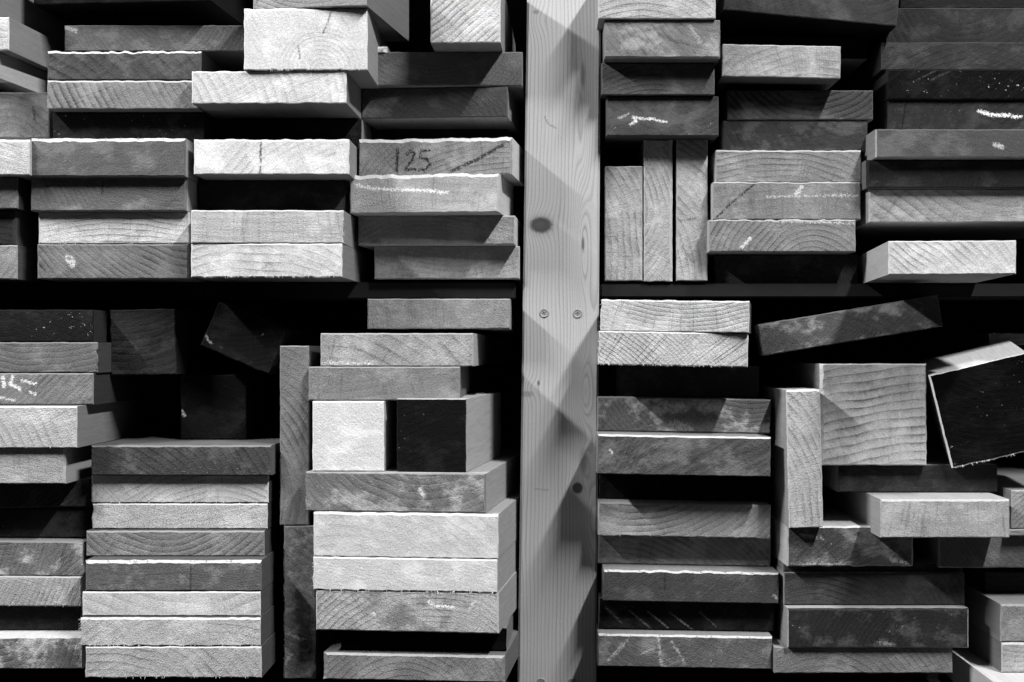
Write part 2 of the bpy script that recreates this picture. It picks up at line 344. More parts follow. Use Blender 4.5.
B('N2', 91, 269, 477, 502.5, -80, 0.64, 'light board end with arching rings, second in the tall left-hand stack', ring=(35, -110, 6, .35), side=.1, ray=.25, fuzz=[(0, 16, 1.5)], mot=.1, grp=GB)
B('N3', 92, 268, 503.5, 529, -82, 0.6, 'plain light board end third in the tall left-hand stack', ring=(0, 160, 9, .12), side=.1, rag=(.3, .3, .3, .9), ray=.3, mot=.1, grp=GB)
B('N4', 86, 265, 530.5, 556, -92, 0.34, 'grey board end with bowl-shaped rings, fourth in the tall left-hand stack', ring=(-10, 80, 6.5, .5), side=0.15, ch=(.8, .8, 1.5, .8), grp=GB)
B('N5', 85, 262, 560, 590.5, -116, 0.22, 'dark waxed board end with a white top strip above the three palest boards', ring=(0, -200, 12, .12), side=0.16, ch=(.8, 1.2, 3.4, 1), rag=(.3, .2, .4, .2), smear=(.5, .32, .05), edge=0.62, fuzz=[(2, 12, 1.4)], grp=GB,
  marks=[([(191, 563), (190.5, 590)], .8, 1, .04, .8)])
B('N6', 82, 261, 591.5, 617, -118, .68, 'palest board end with one long wavy ring, third from the bottom', ring=(10, 190, 10, .3), ray=.18, mot=.07, side=0.16, grp=GB)
B('N7', 80, 261, 617.5, 645.5, -124, .6, 'pale fuzzy-edged board end, second from the bottom of the tall stack', ring=(60, -200, 8, .2), ray=.1, mot=.07, side=0.16, ch=(.8, .8, 2.2, .8), rag=(.8, .3, .4, .8), fuzz=[(3, 16, 3.4), (0, 26, 1.8)], grp=GB)
B('N8', 85, 262, 646.5, 678, -126, .56, 'pale board end with slanting arcs at the foot of the tall left stack', ring=(-60, -110, 8, .35), saw=(30, 3.5, .15), mot=.07, side=0.16, rag=(.6, .3, .4, .5), fuzz=[(0, 24, 1.8)], grp=GB)
B('V1', 279.5, 309.5, 345.5, 525.5, -76, 0.3, 'upper plank set on edge between the two lower stacks, curved grain', ring=(-90, -60, 7, .45), mot=.35, saw=(60, 5, .15), smear=(.4, .34, .02), side=.12, grp=GB)
B('V2', 283.5, 316, 527, 679, -76, 0.26, 'lower plank set on edge with a rough knotty foot', ring=(60, 120, 6, .3), saw=(-40, 3, .25), mot=.35, speck=.7, rag=(.5, .5, .5, .6), fuzz=[(3, 20, 1.5), (1, 12, 1.5)], side=.12, smear=(.9, .3, .07), grp=GB,
  marks=[([(288, 636), (300, 634), (312, 655)], 2, 5, .03, .8), ([(289, 634), (306, 640)], 1.2, 4, .6, .8), ([(285, 664), (290, 655)], 3, 4, .5, .6), ([(292, 652), (308, 654)], 3, 5, .04, .6)])
B('D1', 367, 510.5, 298.5, 329, -32, .36, 'grey board end just under the shelf edge beside the post', ring=(0, -400, 9, .1), side=.4, mot=.1, rag=(.4, .2, .2, .2), grp=GB)
B('D2', 320, 474, 333, 365, -78, .46, 'board end with slanted figure and a whitish lower edge over the grey one', yaw=1, side=.5, ch=(.8, 1.5, 1, .8), ring=(-60, -90, 12, .35), saw=(-30, 6, .15), mot=.15, grp=GB,
  marks=[([(336, 334), (329, 363)], .7, .8, .12, .6), ([(320, 363), (372, 363)], 1.5, 5, .85, .7)])
B('D3', 308, 460.5, 366.5, 399, -86, .33, 'mid grey board end lying across the white and the black square beams', side=.24, L=500, ring=(-50, 300, 8, .15), speck=.2, saw=(70, 4, .12), mot=.12, grp=GB)
B('W1', 312, 384.5, 401, 472.5, -95, .76, 'clean white square beam end beside the black one', ring=(0, 400, 9, .06), ray=.03, mot=.06, side=.5, yaw=.5, L=420, grp=GB)
B('K2', 395.5, 467, 398.5, 472, -100, .022, 'black painted square beam end with a bare wood side', yaw=7, L=210, side=.5, speck=.25, ch=.6, fuzz=[(1, 14, 1.6)], grp=GB)
B('D4', 303, 487.5, 472.5, 512, -106, .3, 'cloudy stained board end carrying the white and black square beams', yaw=6, L=330, smear=(.8, .52, .028), mot=.4, ch=(1, 2, 1, 1), rag=(.3, .2, .3, .8), side=.46, speck=.3, grp=GB,
  marks=[([(420, 489), (424, 496)], 2.5, 3, .8, .7)])
B('D5', 311, 499.5, 513, 557, -112, .68, 'thick white board end under the cloudy stained one, faint slanted rings', yaw=6, L=330, ring=(-70, -190, 9, .25), ray=.08, mot=.06, ch=(.8, 1.2, 2.2, .8), rag=(.5, .3, .6, .3), side=.46, grp=GB)
B('D6', 310.5, 498.5, 558, 591.5, -114, .72, 'white fuzzy-edged board end, second of the two white ones by the post', yaw=6, L=330, ring=(0, 400, 9, .06), ray=.05, mot=.06, rag=(.8, .3, .3, .6), fuzz=[(0, 34, 2.4), (3, 10, 2.6)], side=.46, grp=GB)
B('D7', 313.5, 500, 592.5, 632, -113, 0.6, 'board end with round wax stains under the two white ones', yaw=6, L=330, smear=(.95, .2, .03), mot=.35, side=.46, ch=(1, 1.5, 1, 1), grp=GB,
  marks=[([(429, 602), (437, 605), (454, 606)], 2.2, 3, .92, .95), ([(468, 610), (476, 600)], 1.2, 3, .75, .8), ([(373, 614), (374, 615)], 2, 1, .85, .8)])
B('D7b', 340, 507, 634, 650, -92, 0.01, 'thin black lath added to shade the gap above the lowest board by the post', side=0.3, yaw=2, L=330, grp=GB)  # added near-black filler: darkens the gap and shades the board below
B('D8', 321, 506, 654, 681, -106, .32, 'lowest board end beside the post, jutting forward with its top showing', yaw=5, L=330, ch=(1, 3, 2, 4), smear=(.6, .36, .03), mot=.3, side=0.25, edge=0.5, grp=GB)  # low side tone puts the shadow of the board above onto its top
# ------------------------------------------------ upper right bay
B('P1', 598, 716, -30, 19, -46, .5, 'light board end at the top overlapping the post on its right', ring=(-20, -110, 6, .35), mot=.2, smear=(.4, .6, .04), side=.4, grp=GC)
B('P2', 604, 720.5, 20, 58.5, -42, .27, 'grey board end with a dark cross-shaped check, top right of the post', smear=(.6, .42, .03), mot=.35, speck=.3, side=.25, fuzz=[(1, 8, 1.2)], ch=(2, 1, .8, 1), grp=GC,
  marks=[([(664, 36), (676, 42), (688, 44)], 3, 3.5, .07, .7), ([(655, 48), (663, 42)], 2, 3, .08, .6), ([(690, 26), (700, 42)], 3, 3, .5, .4)])
B('P3', 601, 715, 64, 95, -22, .17, 'shaded board end with faint arcs between the checked and the scratched one', ring=(-10, -70, 5, .35), side=.12, grp=GC)
B('P4', 606, 719, 97, 136, -16, .13, 'dark board end with a white splash, lying on the two upright planks', ring=(0, 100, 6, .2), speck=.3, saw=(-35, 3, .25), side=.14, grp=GC,
  marks=[([(633, 117), (636, 121), (631, 124)], 2.2, 2.5, .8, .85), ([(636, 118), (652, 119), (666, 122)], 1.3, 2.2, .8, .85), ([(619, 118), (628, 114)], 1, 3, .55, .6)])
B('P5', 604.5, 643, 166, 281, 10, 0.5, 'shorter upright plank end beside the post, leaning rings', ring=(-150, -30, 7, .45), saw=(-60, 4, .2), mot=.15, speck=.15, side=.3, grp=GC)
B('P6', 643.5, 673, 140, 281.5, 8, 0.52, 'middle upright plank end with arched grain, between two others', ring=(-75, 0, 5.5, .35), mot=.12, ch=(.8, 3, .8, .8), side=.4, rag=(.6, .2, .3, .2), grp=GC)
B('P7', 676, 708, 139, 281, 8, 0.48, 'right-hand upright plank end with a dark blemish', ring=(-100, -70, 6.5, .4), mot=.35, side=.3, grp=GC,
  marks=[([(680, 221), (696, 218)], 2, 4, .1, .7), ([(682, 245), (692, 262)], 3, 6, .12, .6)])
B('Q0', 723, 899, -28, 14, -15, .1, 'dark board end tilting down to the right at the top edge', roll=5.5, ring=(60, 20, 9, .2), mot=.35, side=0.04, grp=GC, quad=(812, -4, 174, 44))
B('Q1', 712, 868, 37, 59, 40, .035, 'black board end set back below the tilted one at the top', speck=.2, grp=GC)
B('Q2', 722, 841, 45, 77.5, -28, .42, 'light grey narrow board end standing out over two dark ones', roll=1.1, ring=(40, -130, 7, .3), mot=.3, side=.2, ch=(.8, .8, .8, .8), grp=GC, L=340)
B('Q3', 727, 873.5, 90, 120, 2, 0.16, 'dark board end with bowl-shaped rings under the light narrow one', ring=(10, 75, 5.8, .7), mot=.1, grp=GC)
B('Q4', 722.5, 868, 121, 152, 4, .1, 'dark blotched board end above three grey ones, upper right', smear=(.3, .2, .04), speck=.3, grp=GC)
B('Q5', 715.5, 861.5, 150, 181, -5, .34, 'grey board end with a long shallow arc, topmost of three light ones', ring=(-20, -150, 6.5, .45), ch=(.8, .8, 1.5, .8), mot=.2, rag=(.3, .3, .6, .3), side=.5, grp=GC)
B('Q6', 712.5, 861, 182, 219, -8, .32, 'grey board end split by a ragged diagonal crack', ring=(0, -300, 9, .15), smear=(.4, .4, .04), speck=.6, rag=(.5, .3, .6, .3), grp=GC,
  marks=[([(755, 183), (740, 196), (730, 204), (716, 218)], 1.2, 1.8, .03, .95), ([(768, 197), (805, 196), (860, 195)], .9, 4, .7, .6), ([(796, 194), (802, 186)], 2.5, 3, .8, .7)])
B('Q7', 708.5, 856, 219.5, 252, -10, .34, 'grey board end with round arcs under the cracked one', ring=(30, -50, 5.5, .45), smear=(.3, .5, .04), speck=.6, rag=(.3, .3, .8, .3), grp=GC,
  marks=[([(742, 247), (750, 238)], 2.5, 3, .8, .8), ([(752, 220), (853, 223)], 1, 4, .75, .6)])
B('Q8', 715, 858, 254, 285, 25, 0.1, 'dark board end on the shelf under three grey ones, upper right', speck=.2, grp=GC, ring=(0, -60, 7, .3))
B('R0', 900, 1110, -30, 6, 20, .05, 'black board end at the top right edge above all others there', side=0.06, grp=GC)
B('R1', 886, 1110, 7.5, 41, 16, .08, 'dark board end near the top right corner with a lit right part', side=0.06, grp=GC)
B('R2', 881, 1110, 42, 68.5, 4, 0.09, 'dark grey finely scratched board end over the black scratched one', saw=(28, 2.5, .3), side=0.06, grp=GC)
B('R3', 887, 1110, 69, 99.5, -2, 0.02, 'black scratched board end on the right, fine slanting white scratches', saw=(40, 2.2, .9), speck=.8, rag=.3, side=0.06, grp=GC,
  marks=[([(917, 80), (937, 70)], .4, 1.6, .12, .4), ([(931, 80), (950, 71)], .4, 1.6, .1, .4)])
B('R4', 887, 1110, 101, 129, 2, .07, 'dark board end with a broken white chalk line at the right edge', side=0.06, grp=GC, speck=.1,
  marks=[([(979, 111), (988, 114), (997, 115), (1008, 115.5), (1020, 117)], 2.4, 3.6, .9, .95), ([(906, 103), (902, 128)], .8, 1, .01, .8)])
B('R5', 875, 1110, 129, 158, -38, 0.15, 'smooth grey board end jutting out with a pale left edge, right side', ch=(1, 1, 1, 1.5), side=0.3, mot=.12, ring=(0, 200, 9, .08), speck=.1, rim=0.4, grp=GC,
  marks=[([(995, 145), (1002, 147)], 4, 4, .6, .7)])
B('R6', 866, 1110, 159.5, 188, -26, .05, 'black painted board end between the smooth grey and the wavy light one', side=0.2, ch=(1, 1, 1, 2.5), grp=GC)
B('R7', 868.5, 1110, 189, 222.5, -18, 0.4, 'light board end with wavy level rings at the right edge', ring=(30, 150, 9, .4), saw=(2, 4, .2), mot=.15, side=.36, ch=(1, 1, 1, 1.5), grp=GC)
B('R8', 861, 1110, 226, 285, 190, .04, 'black timber end behind the bright narrow board on the shelf', grp=GC)
B('R9', 889, 1015, 240.5, 274.5, -150, .66, 'bright narrow board end with slanted grain jutting out on the shelf', yaw=5, L=330, ring=(-150, -140, 6, .5), saw=(-48, 4, .2), ray=.1, mot=.07, side=.5, ch=.8, grp=GC)
# ------------------------------------------------ lower right bay
B('S1', 600, 749, 300, 333, -60, .58, 'pale board end with cross-hatched grain, upper of the pair under the shelf by the post', yaw=9, L=150, roll=.9, ring=(10, 190, 4.2, .4), ray=.45, mot=.08, rag=(.3, .3, .5, .8), ch=(.8, .8, 1.4, .8), fuzz=[(3, 12, 3), (2, 14, 1.5)], side=.22, grp=GD)
B('S2', 598, 748.5, 332, 366, -64, .62, 'pale ragged board end, lower of the pair under the shelf by the post', roll=1.1, ring=(-150, -150, 3.6, .4), ray=.45, mot=.08, rag=(.5, .3, .3, .8), fuzz=[(3, 12, 3), (0, 34, 1.8)], side=.3, L=300, grp=GD)
B('S3', 616, 759.5, 367, 397, 28, 0.16, 'dark board end set back under the pale ragged pair', roll=1.0, grp=GD, ring=(0, 400, 9, .1))
B('S4', 597, 771, 398, 434, -12, .26, 'weathered board end streaked with wax above the bright-edged one', smear=(.95, .5, .03), mot=.35, saw=(50, 4, .2), speck=.2, roll=1.0, grp=GD,
  marks=[([(672, 424), (690, 430)], 8, 6, .42, .7), ([(730, 413), (736, 422)], 1, 2, .5, .6)])
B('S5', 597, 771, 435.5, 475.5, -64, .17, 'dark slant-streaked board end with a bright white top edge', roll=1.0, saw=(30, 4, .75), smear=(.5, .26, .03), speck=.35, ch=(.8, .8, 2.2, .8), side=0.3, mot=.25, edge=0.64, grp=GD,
  marks=[([(610, 451), (612, 454)], 1.3, 1, .8, .8)])
B('S6', 599, 771, 476.5, 505, 0, .03, 'black shaded board end below the slant-streaked one', roll=1.0, grp=GD, speck=.1)
B('S7', 598, 771, 503.5, 537, -30, 0.52, 'board end with broad bowl-shaped rings by the post', roll=1.0, ring=(-45, 105, 6.2, .6), ray=.1, mot=.1, rag=(.5, .2, .3, .2), ch=(.8, .8, 1.4, .8), fuzz=[(0, 16, 1.5)], side=.55, grp=GD)
B('S8', 598, 771, 538, 567, -8, 0.32, 'grey board end with sloping grain under the bowl-ringed one', ring=(-80, -160, 5.5, .4), saw=(-32, 3, .2), roll=1.0, grp=GD)
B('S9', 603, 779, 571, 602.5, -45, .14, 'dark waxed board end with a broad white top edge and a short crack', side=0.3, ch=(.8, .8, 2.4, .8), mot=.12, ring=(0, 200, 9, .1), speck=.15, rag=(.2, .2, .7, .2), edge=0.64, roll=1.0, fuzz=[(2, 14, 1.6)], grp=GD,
  marks=[([(665, 573), (664.5, 590)], .9, 1.4, .02, .9), ([(774, 594), (778, 597)], 2, 2, .5, .7)])
B('S10', 599, 775, 603.5, 632, -30, .035, 'black board end scored with slanting scratches by the post', saw=(-40, 9, .8), speck=.2, roll=1.0, grp=GD,
  marks=[([(670, 613), (692, 629)], .5, 1.6, .25, .7), ([(630, 612), (650, 628)], .5, 1.6, .2, .7), ([(648, 612), (668, 628)], .5, 1.6, .2, .7), ([(606, 609), (622, 624)], .5, 1.6, .14, .7), ([(700, 612), (716, 626)], .5, 1.6, .14, .7)])
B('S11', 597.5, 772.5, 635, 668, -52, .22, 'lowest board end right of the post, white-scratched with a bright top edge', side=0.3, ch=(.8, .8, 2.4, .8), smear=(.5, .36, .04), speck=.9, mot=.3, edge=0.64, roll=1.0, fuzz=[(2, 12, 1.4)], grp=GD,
  marks=[([(608, 662), (618, 650), (628, 640)], 1, 2, .5, .7), ([(614, 658), (624, 646)], .8, 2, .5, .6), ([(658, 638), (662, 666)], 1.8, 4, .6, .6), ([(672, 642), (684, 662)], 1.3, 4, .5, .6), ([(640, 655), (656, 648)], 1, 3, .5, .6)])
B('T1', 757, 941, 295, 357, -45, .17, 'stained board end propped at a slant under the shelf', quad=(849.5, 325.5, 180, 32), roll=-9.4, smear=(.8, .36, .032), mot=.35, speck=.3, L=300, side=.14, yaw=6, grp=GD)
B('T2', 787, 822, 389.5, 528, -75, 0.56, 'narrow plank on end with slanted grain beside the ringed beam', ring=(-160, -60, 7, .4), saw=(-75, 4, .25), mot=.2, side=.42, roll=-1.3, rag=(.3, .3, 1.0, .3), ch=(.8, .8, 2, 1), grp=GD, L=420)
B('T3', 819.5, 927, 363.5, 465.5, -50, 0.72, 'big square beam end covered in wavy level rings', ring=(50, -330, 8.2, .62), ray=.12, mot=.1, ch=(1, 1, 1, 3.5), rag=(.2, .5, .4, .3), side=.44, yaw=0, L=500, grp=GD)
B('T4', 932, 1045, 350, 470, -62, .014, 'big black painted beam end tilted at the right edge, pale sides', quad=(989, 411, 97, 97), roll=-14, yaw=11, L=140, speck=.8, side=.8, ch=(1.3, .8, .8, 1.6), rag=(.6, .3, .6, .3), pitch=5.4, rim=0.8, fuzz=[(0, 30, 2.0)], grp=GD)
B('T5', 989, 1110, 333, 345, 85, 0.5, 'grey board end peeping over the big black tilted beam', ring=(0, -130, 6, .4), saw=(15, 4, .25), side=.2, fuzz=[(2, 20, 2)], L=200, grp=GD)
B('T6', 838, 998, 466, 492, -40, 0.08, 'dark board end in the shade under the ringed beam', ring=(0, 200, 7, .2), grp=GD)
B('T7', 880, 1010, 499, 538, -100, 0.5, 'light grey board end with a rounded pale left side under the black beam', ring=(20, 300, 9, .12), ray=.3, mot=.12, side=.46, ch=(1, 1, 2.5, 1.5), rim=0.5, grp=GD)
B('T8', 1011, 1110, 490, 529, -60, .42, 'board end cut by the right edge beside the light grey one', mot=.1, ray=.25, side=.3, grp=GD)
B('T8b', 1008, 1110, 531, 536, -60, .42, 'thin lath cut by the right edge under the board there', mot=.1, side=.4, grp=GD)
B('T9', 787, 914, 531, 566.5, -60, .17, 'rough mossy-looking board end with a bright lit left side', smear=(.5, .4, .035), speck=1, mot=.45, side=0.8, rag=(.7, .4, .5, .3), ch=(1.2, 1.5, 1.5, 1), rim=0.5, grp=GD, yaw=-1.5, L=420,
  marks=[([(800, 535), (822, 538)], 2.5, 5, .5, .6), ([(795, 564), (850, 564)], 2, 5, .5, .6), ([(892, 560), (908, 563)], 3, 5, .55, .7)])
B('T10', 938, 1110, 538.5, 568, -50, 0.22, 'dark grey board end with a pale left side at the right edge', side=.36, mot=.2, rim=0.34, grp=GD, ch=(1, 1, 1, 1.5))
B('T9b', 783, 963, 566.5, 572, -42, .14, 'thin grey lath under the rough mossy-looking board', grp=GD, side=.3)
B('T11', 784, 965, 573, 604, -50, 0.13, 'dark board end with arched grain and a lit left corner', ring=(-60, -70, 6, .4), grp=GD, side=.4)
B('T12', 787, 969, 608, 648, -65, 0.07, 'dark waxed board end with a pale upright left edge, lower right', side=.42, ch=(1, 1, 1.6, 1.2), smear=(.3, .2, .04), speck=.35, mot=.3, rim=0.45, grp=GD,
  marks=[([(880, 642), (894, 645)], 2.5, 5, .3, .6), ([(824, 640), (823, 634)], 1, 1, .01, .7)])
B('T13', 774, 953, 650, 673.5, -60, 0.3, 'lowest board end at lower right with a bright lit left corner', ring=(-40, -70, 6, .35), mot=.1, grp=GD)
B('U0', 985, 1110, 572, 600, -20, .1, 'dark shaded board end above the last stack at the right edge', side=.12, grp=GD)
B('U1', 1000, 1110, 604, 641.5, -82, .34, 'grey board end at the right edge, upper of the corner pair, long side lit', side=.3, mot=.2, ch=(1, 1, 2, 1.2), grp=GD)
B('U2', 1001, 1110, 642.5, 673, -84, .5, 'light board end at the right edge, lower of the corner pair', side=.26, ch=(1, 1, 2.5, 1), mot=.1, grp=GD)
B('U3', 1004, 1150, 690, 724, -152, .55, 'pale board low in the bottom right corner, top face lit', side=.6, mot=.1, grp=GD)

STACKS = [('A0', 'A2', 'A3'), ('E2', 'E3', 'E4', 'I1', 'I2', 'I3', 'I4'), ('F0', 'F1', 'F2'), ('F3', 'F4', 'F5', 'F6', 'F7'),
  ('G1', 'H1', 'H2'), ('H2b', 'H3', 'H4', 'H5', 'H6'), ('J1', 'J2', 'J3', 'J4'),
  ('A1', 'L2', 'L3', 'L4', 'L5', 'L6', 'L7', 'L8', 'L9', 'L10', 'L11'), ('M1', 'M0'), ('M3', 'N1', 'N2', 'N3', 'N4', 'N5', 'N6', 'N7', 'N8'),
  ('V1', 'V2'), ('D2', 'D3', 'W1', 'D4', 'D5', 'D6', 'D7', 'D7b', 'D8'), ('K2', 'D4'),
  ('P1', 'P2', 'P3', 'P4', 'P6'), ('Q1',), ('Q3', 'Q4', 'Q5', 'Q6', 'Q7', 'Q8'), ('R0', 'R1', 'R2', 'R3', 'R4', 'R5', 'R6', 'R7', 'R8'),
  ('S1', 'S2', 'S3', 'S4', 'S5', 'S6', 'S7', 'S8', 'S9', 'S10', 'S11'), ('T3', 'T6', 'T7', 'T9', 'T9b', 'T11', 'T12', 'T13'), ('T2', 'T9'),
  ('T8', 'T8b', 'T10'), ('U0', 'U1', 'U2', 'U3')]

# ---------------------------------------------------------------- settle the stacks so neighbours touch
def settle(*keys):          # listed from the top down
    for up, lo in zip(keys[:-1], keys[1:]):
        U, Lw = SPEC[up], SPEC[lo]
        if abs(U['Z0'] - Lw['Z1']) > 22: continue
        if U['d'] <= Lw['d']: Lw['Z1'] = U['Z0']
        else: U['Z0'] = Lw['Z1']
for st in STACKS: settle(*st)

NAMES = {}
COATS = {'K2': ('painted_end', 'black paint over the sawn end'), 'T4': ('painted_end', 'black paint over the sawn end'),
         'I1': ('waxed_end', 'grey wax over the sawn end'), 'N5': ('waxed_end', 'dark grey wax over the sawn end'), 'S9': ('waxed_end', 'dark wax over the sawn end'),
         'S10': ('painted_end', 'black scratched paint over the sawn end'), 'R5': ('waxed_end', 'smooth grey wax over the sawn end'), 'T12': ('waxed_end', 'dark wax over the sawn end'),
         'S11': ('waxed_end', 'white-scratched wax over the sawn end'), 'D4': ('waxed_end', 'cloudy stained wax over the sawn end')}
def curve(t): return .95 * t ** 1.35
def build_all():
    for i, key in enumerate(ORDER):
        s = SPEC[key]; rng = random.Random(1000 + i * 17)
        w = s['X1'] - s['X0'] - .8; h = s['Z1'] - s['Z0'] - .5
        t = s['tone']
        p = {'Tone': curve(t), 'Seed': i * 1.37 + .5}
        rc = s.get('ring')
        if rc is None:
            side = rng.choice((-1, 1))
            rc = (rng.uniform(-70, 70), side * rng.uniform(25, 110), rng.uniform(4, 7.5), .35 if t > .25 else .22)
        p['CX'], p['CZ'], p['Spacing'], p['Ring'] = rc
        p['Ray'] = s.get('ray', .22 if t > .3 else .08)
        sw = s.get('saw', (rng.uniform(-1.2, 1.2), rng.uniform(2.5, 5), .08))
        p['SawAngle'], p['SawSpacing'], p['Saw'] = math.radians(sw[0]) if 'saw' in s else sw[0], sw[1], sw[2]
        sm = s.get('smear', (0.25, t * 1.8, .03)); p['Smear'], p['SmearTone'] = sm[0], sm[1]
        p['SmearScale'] = sm[2] if len(sm) > 2 else .03
        p['Reach'] = s.get('reach', 2000.)
        p['Speck'] = s.get('speck', 0); p['Mottle'] = s.get('mot', .22)
        cx, cz = (s['X0'] + s['X1']) / 2, (s['Z0'] + s['Z1']) / 2
        if 'quad' in s:      # turned beam: centre and size given directly
            qx, qy, w, h = s['quad']; k = 1 + s['d'] / F
            cx, cz, w, h = (qx - VX) * k, (VY - qy) * k, w * k, h * k
        marks = []
        for (pts, wd, rag, val, op) in s.get('marks', ()):
            k = 1 + s['d'] / F
            marks.append(([((a - VX) * k - cx, (VY - c) * k - cz) for a, c in pts], wd, rag, val, op))
        em = end_mat('end_grain_' + key, p, marks)
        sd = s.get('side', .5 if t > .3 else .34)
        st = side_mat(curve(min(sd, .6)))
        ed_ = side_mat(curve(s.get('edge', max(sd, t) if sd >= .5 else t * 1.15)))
        r = s.get('rag', .25); r = (r,)*4 if not isinstance(r, tuple) else r
        c = s.get('ch', 1.0); c = (c,)*4 if not isinstance(c, tuple) else c
        if c[2] > 2: c = (c[0], c[1], c[2] * .78, c[3])
        nm = s.get('name', 'square_timber' if min(w, h) > 55 else 'timber_board')
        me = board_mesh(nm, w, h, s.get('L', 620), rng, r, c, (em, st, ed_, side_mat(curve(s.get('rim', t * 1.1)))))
        o = bpy.data.objects.new(nm, me); COL.objects.link(o)
        o.location = (cx * S, s['d'] * S, H0 + cz * S)
        ya, ro = math.radians(-s.get('yaw', 0)), math.radians(s.get('roll', 0))
        o.rotation_euler = (Matrix.Rotation(ya, 3, 'Z') @ Matrix.Rotation(math.radians(s.get('pitch', 0)), 3, 'X') @ Matrix.Rotation(ro, 3, 'Y')).to_euler()
        NAMES[key] = o.name; o['label'] = s['label']; o['category'] = s.get('cat', 'beam' if 'square' in nm else 'board'); o['kind'] = 'thing'
        if key in COATS:
            cn, cl = COATS[key]
            k_ = bpy.data.objects.new(cn, coat_mesh(me, em, cn)); COL.objects.link(k_); k_.parent = o; k_['label'] = cl
            me.materials[0] = side_mat(curve(.5))
        if s.get('fuzz'):
            fo = bpy.data.objects.new('torn_fibres', fibre_mesh(w, h, rng, s['fuzz'], ed_)); COL.objects.link(fo); fo.parent = o; fo['kind'] = 'stuff'
        if s.get('grp'): o['group'] = s['grp']
build_all()
# ---------------------------------------------------------------- the setting
def plain_mat(name, tone, rough=.8, nscale=30, amt=.3):
    m, nt, bs = new_mat(name); b = NB(nt)
    tc = nt.nodes.new('ShaderNodeTexCoord')
    n = b.noise(tc.outputs['Object'], nscale, 4, .6)
    t = b.m('MULTIPLY', tone, b.m('ADD', 1 - amt / 2, b.m('MULTIPLY', n, amt)))
    c = nt.nodes.new('ShaderNodeCombineColor')
    for i in range(3): nt.links.new(t, c.inputs[i])
    nt.links.new(c.outputs[0], bs.inputs['Base Color']); bs.inputs['Roughness'].default_value = rough
    return m

def box(name, x0, x1, y0, y1, z0, z1, mat, bev=0):
    bm = bmesh.new(); bmesh.ops.create_cube(bm, size=1)
    cx, cy, cz = (x0+x1)/2, (y0+y1)/2, (z0+z1)/2
    for v in bm.verts: v.co = Vector((v.co.x*(x1-x0), v.co.y*(y1-y0), v.co.z*(z1-z0)))
    if bev: bmesh.ops.bevel(bm, geom=bm.edges[:], offset=bev, segments=2, affect='EDGES')
    me = bpy.data.meshes.new(name); bm.to_mesh(me); bm.free(); me.materials.append(mat)
    o = bpy.data.objects.new(name, me); COL.objects.link(o); o.location = (cx, cy, cz)
    return o
def struct(o): o['kind'] = 'structure'; return o

dark_wall = plain_mat('dark_wall', .01); dark_floor = plain_mat('dark_floor', .06)
rack_mat = plain_mat('rack_shelf', .018, .6, 60, .5)
XL, XR = -1.15, 1.15
struct(box('wall_back', XL - .1, XR + .1, .80, .86, 0, 2.6, dark_wall))
struct(box('floor', -3, 3, -2.6, .86, -.05, 0, dark_floor))

def shelf(px0, px1, ptop, pbot, d, label, grp, ext=None):
    x0, x1 = wx(px0, d), wx(px1, d)
    if ext: x0, x1 = ext
    o = box('rack_shelf', x0, x1, d * S, .80, wz(pbot, d), wz(ptop, d), rack_mat, .0012)
    o['label'] = label; o['category'] = 'shelf'; o['kind'] = 'thing'; o['group'] = 'rack shelves'
    return o
shelf(0, 0, -84, -100, 2, 'unseen shelf added over the stacks left of the post to block light', 'x', (XL, wx(526.5, 0)))  # added above the frame to keep lamp light off the back wall
shelf(0, 0, -84, -100, 2, 'unseen shelf added over the stacks right of the post to block light', 'x', (wx(602.5, 0), XR))  # right half of the added light-blocking shelf
ZS = {}
postL, postR = wx(518, 0), wx(600, 0)
shelf(0, 0, 282, 299, 2, 'black shelf crossing the picture left of the post', 'x', (XL, postL - .002))
shelf(0, 0, 283.5, 297.5, 12, 'dark grey shelf crossing the picture right of the post', 'x', (postR + .001, XR))
shelf(0, 0, 684, 704, 2, 'bottom shelf left of the post, under the lower stacks', 'x', (XL, postL - .006))
shelf(0, 0, 684, 704, 12, 'bottom shelf right of the post, under the lower stacks', 'x', (postR + .001, XR))
for k_, x0_, x1_ in (('L11', -.52, -.43), ('N8', -.40, -.27), ('D8', -.19, -.06), ('S11', .05, .19), ('T13', .22, .36)):
    z0_ = wz(684, 2 if x0_ < 0 else 12); z1_ = H0 + SPEC[k_]['Z0'] * S
    if z1_ - z0_ > .002:
        o = box('spacer_batten', x0_, x1_, .03, .09, z0_, z1_ - .0004, rack_mat)
        o['label'] = 'black batten lifting the lowest boards off the bottom shelf'; o['category'] = 'batten'; o['group'] = 'battens under the lowest boards'

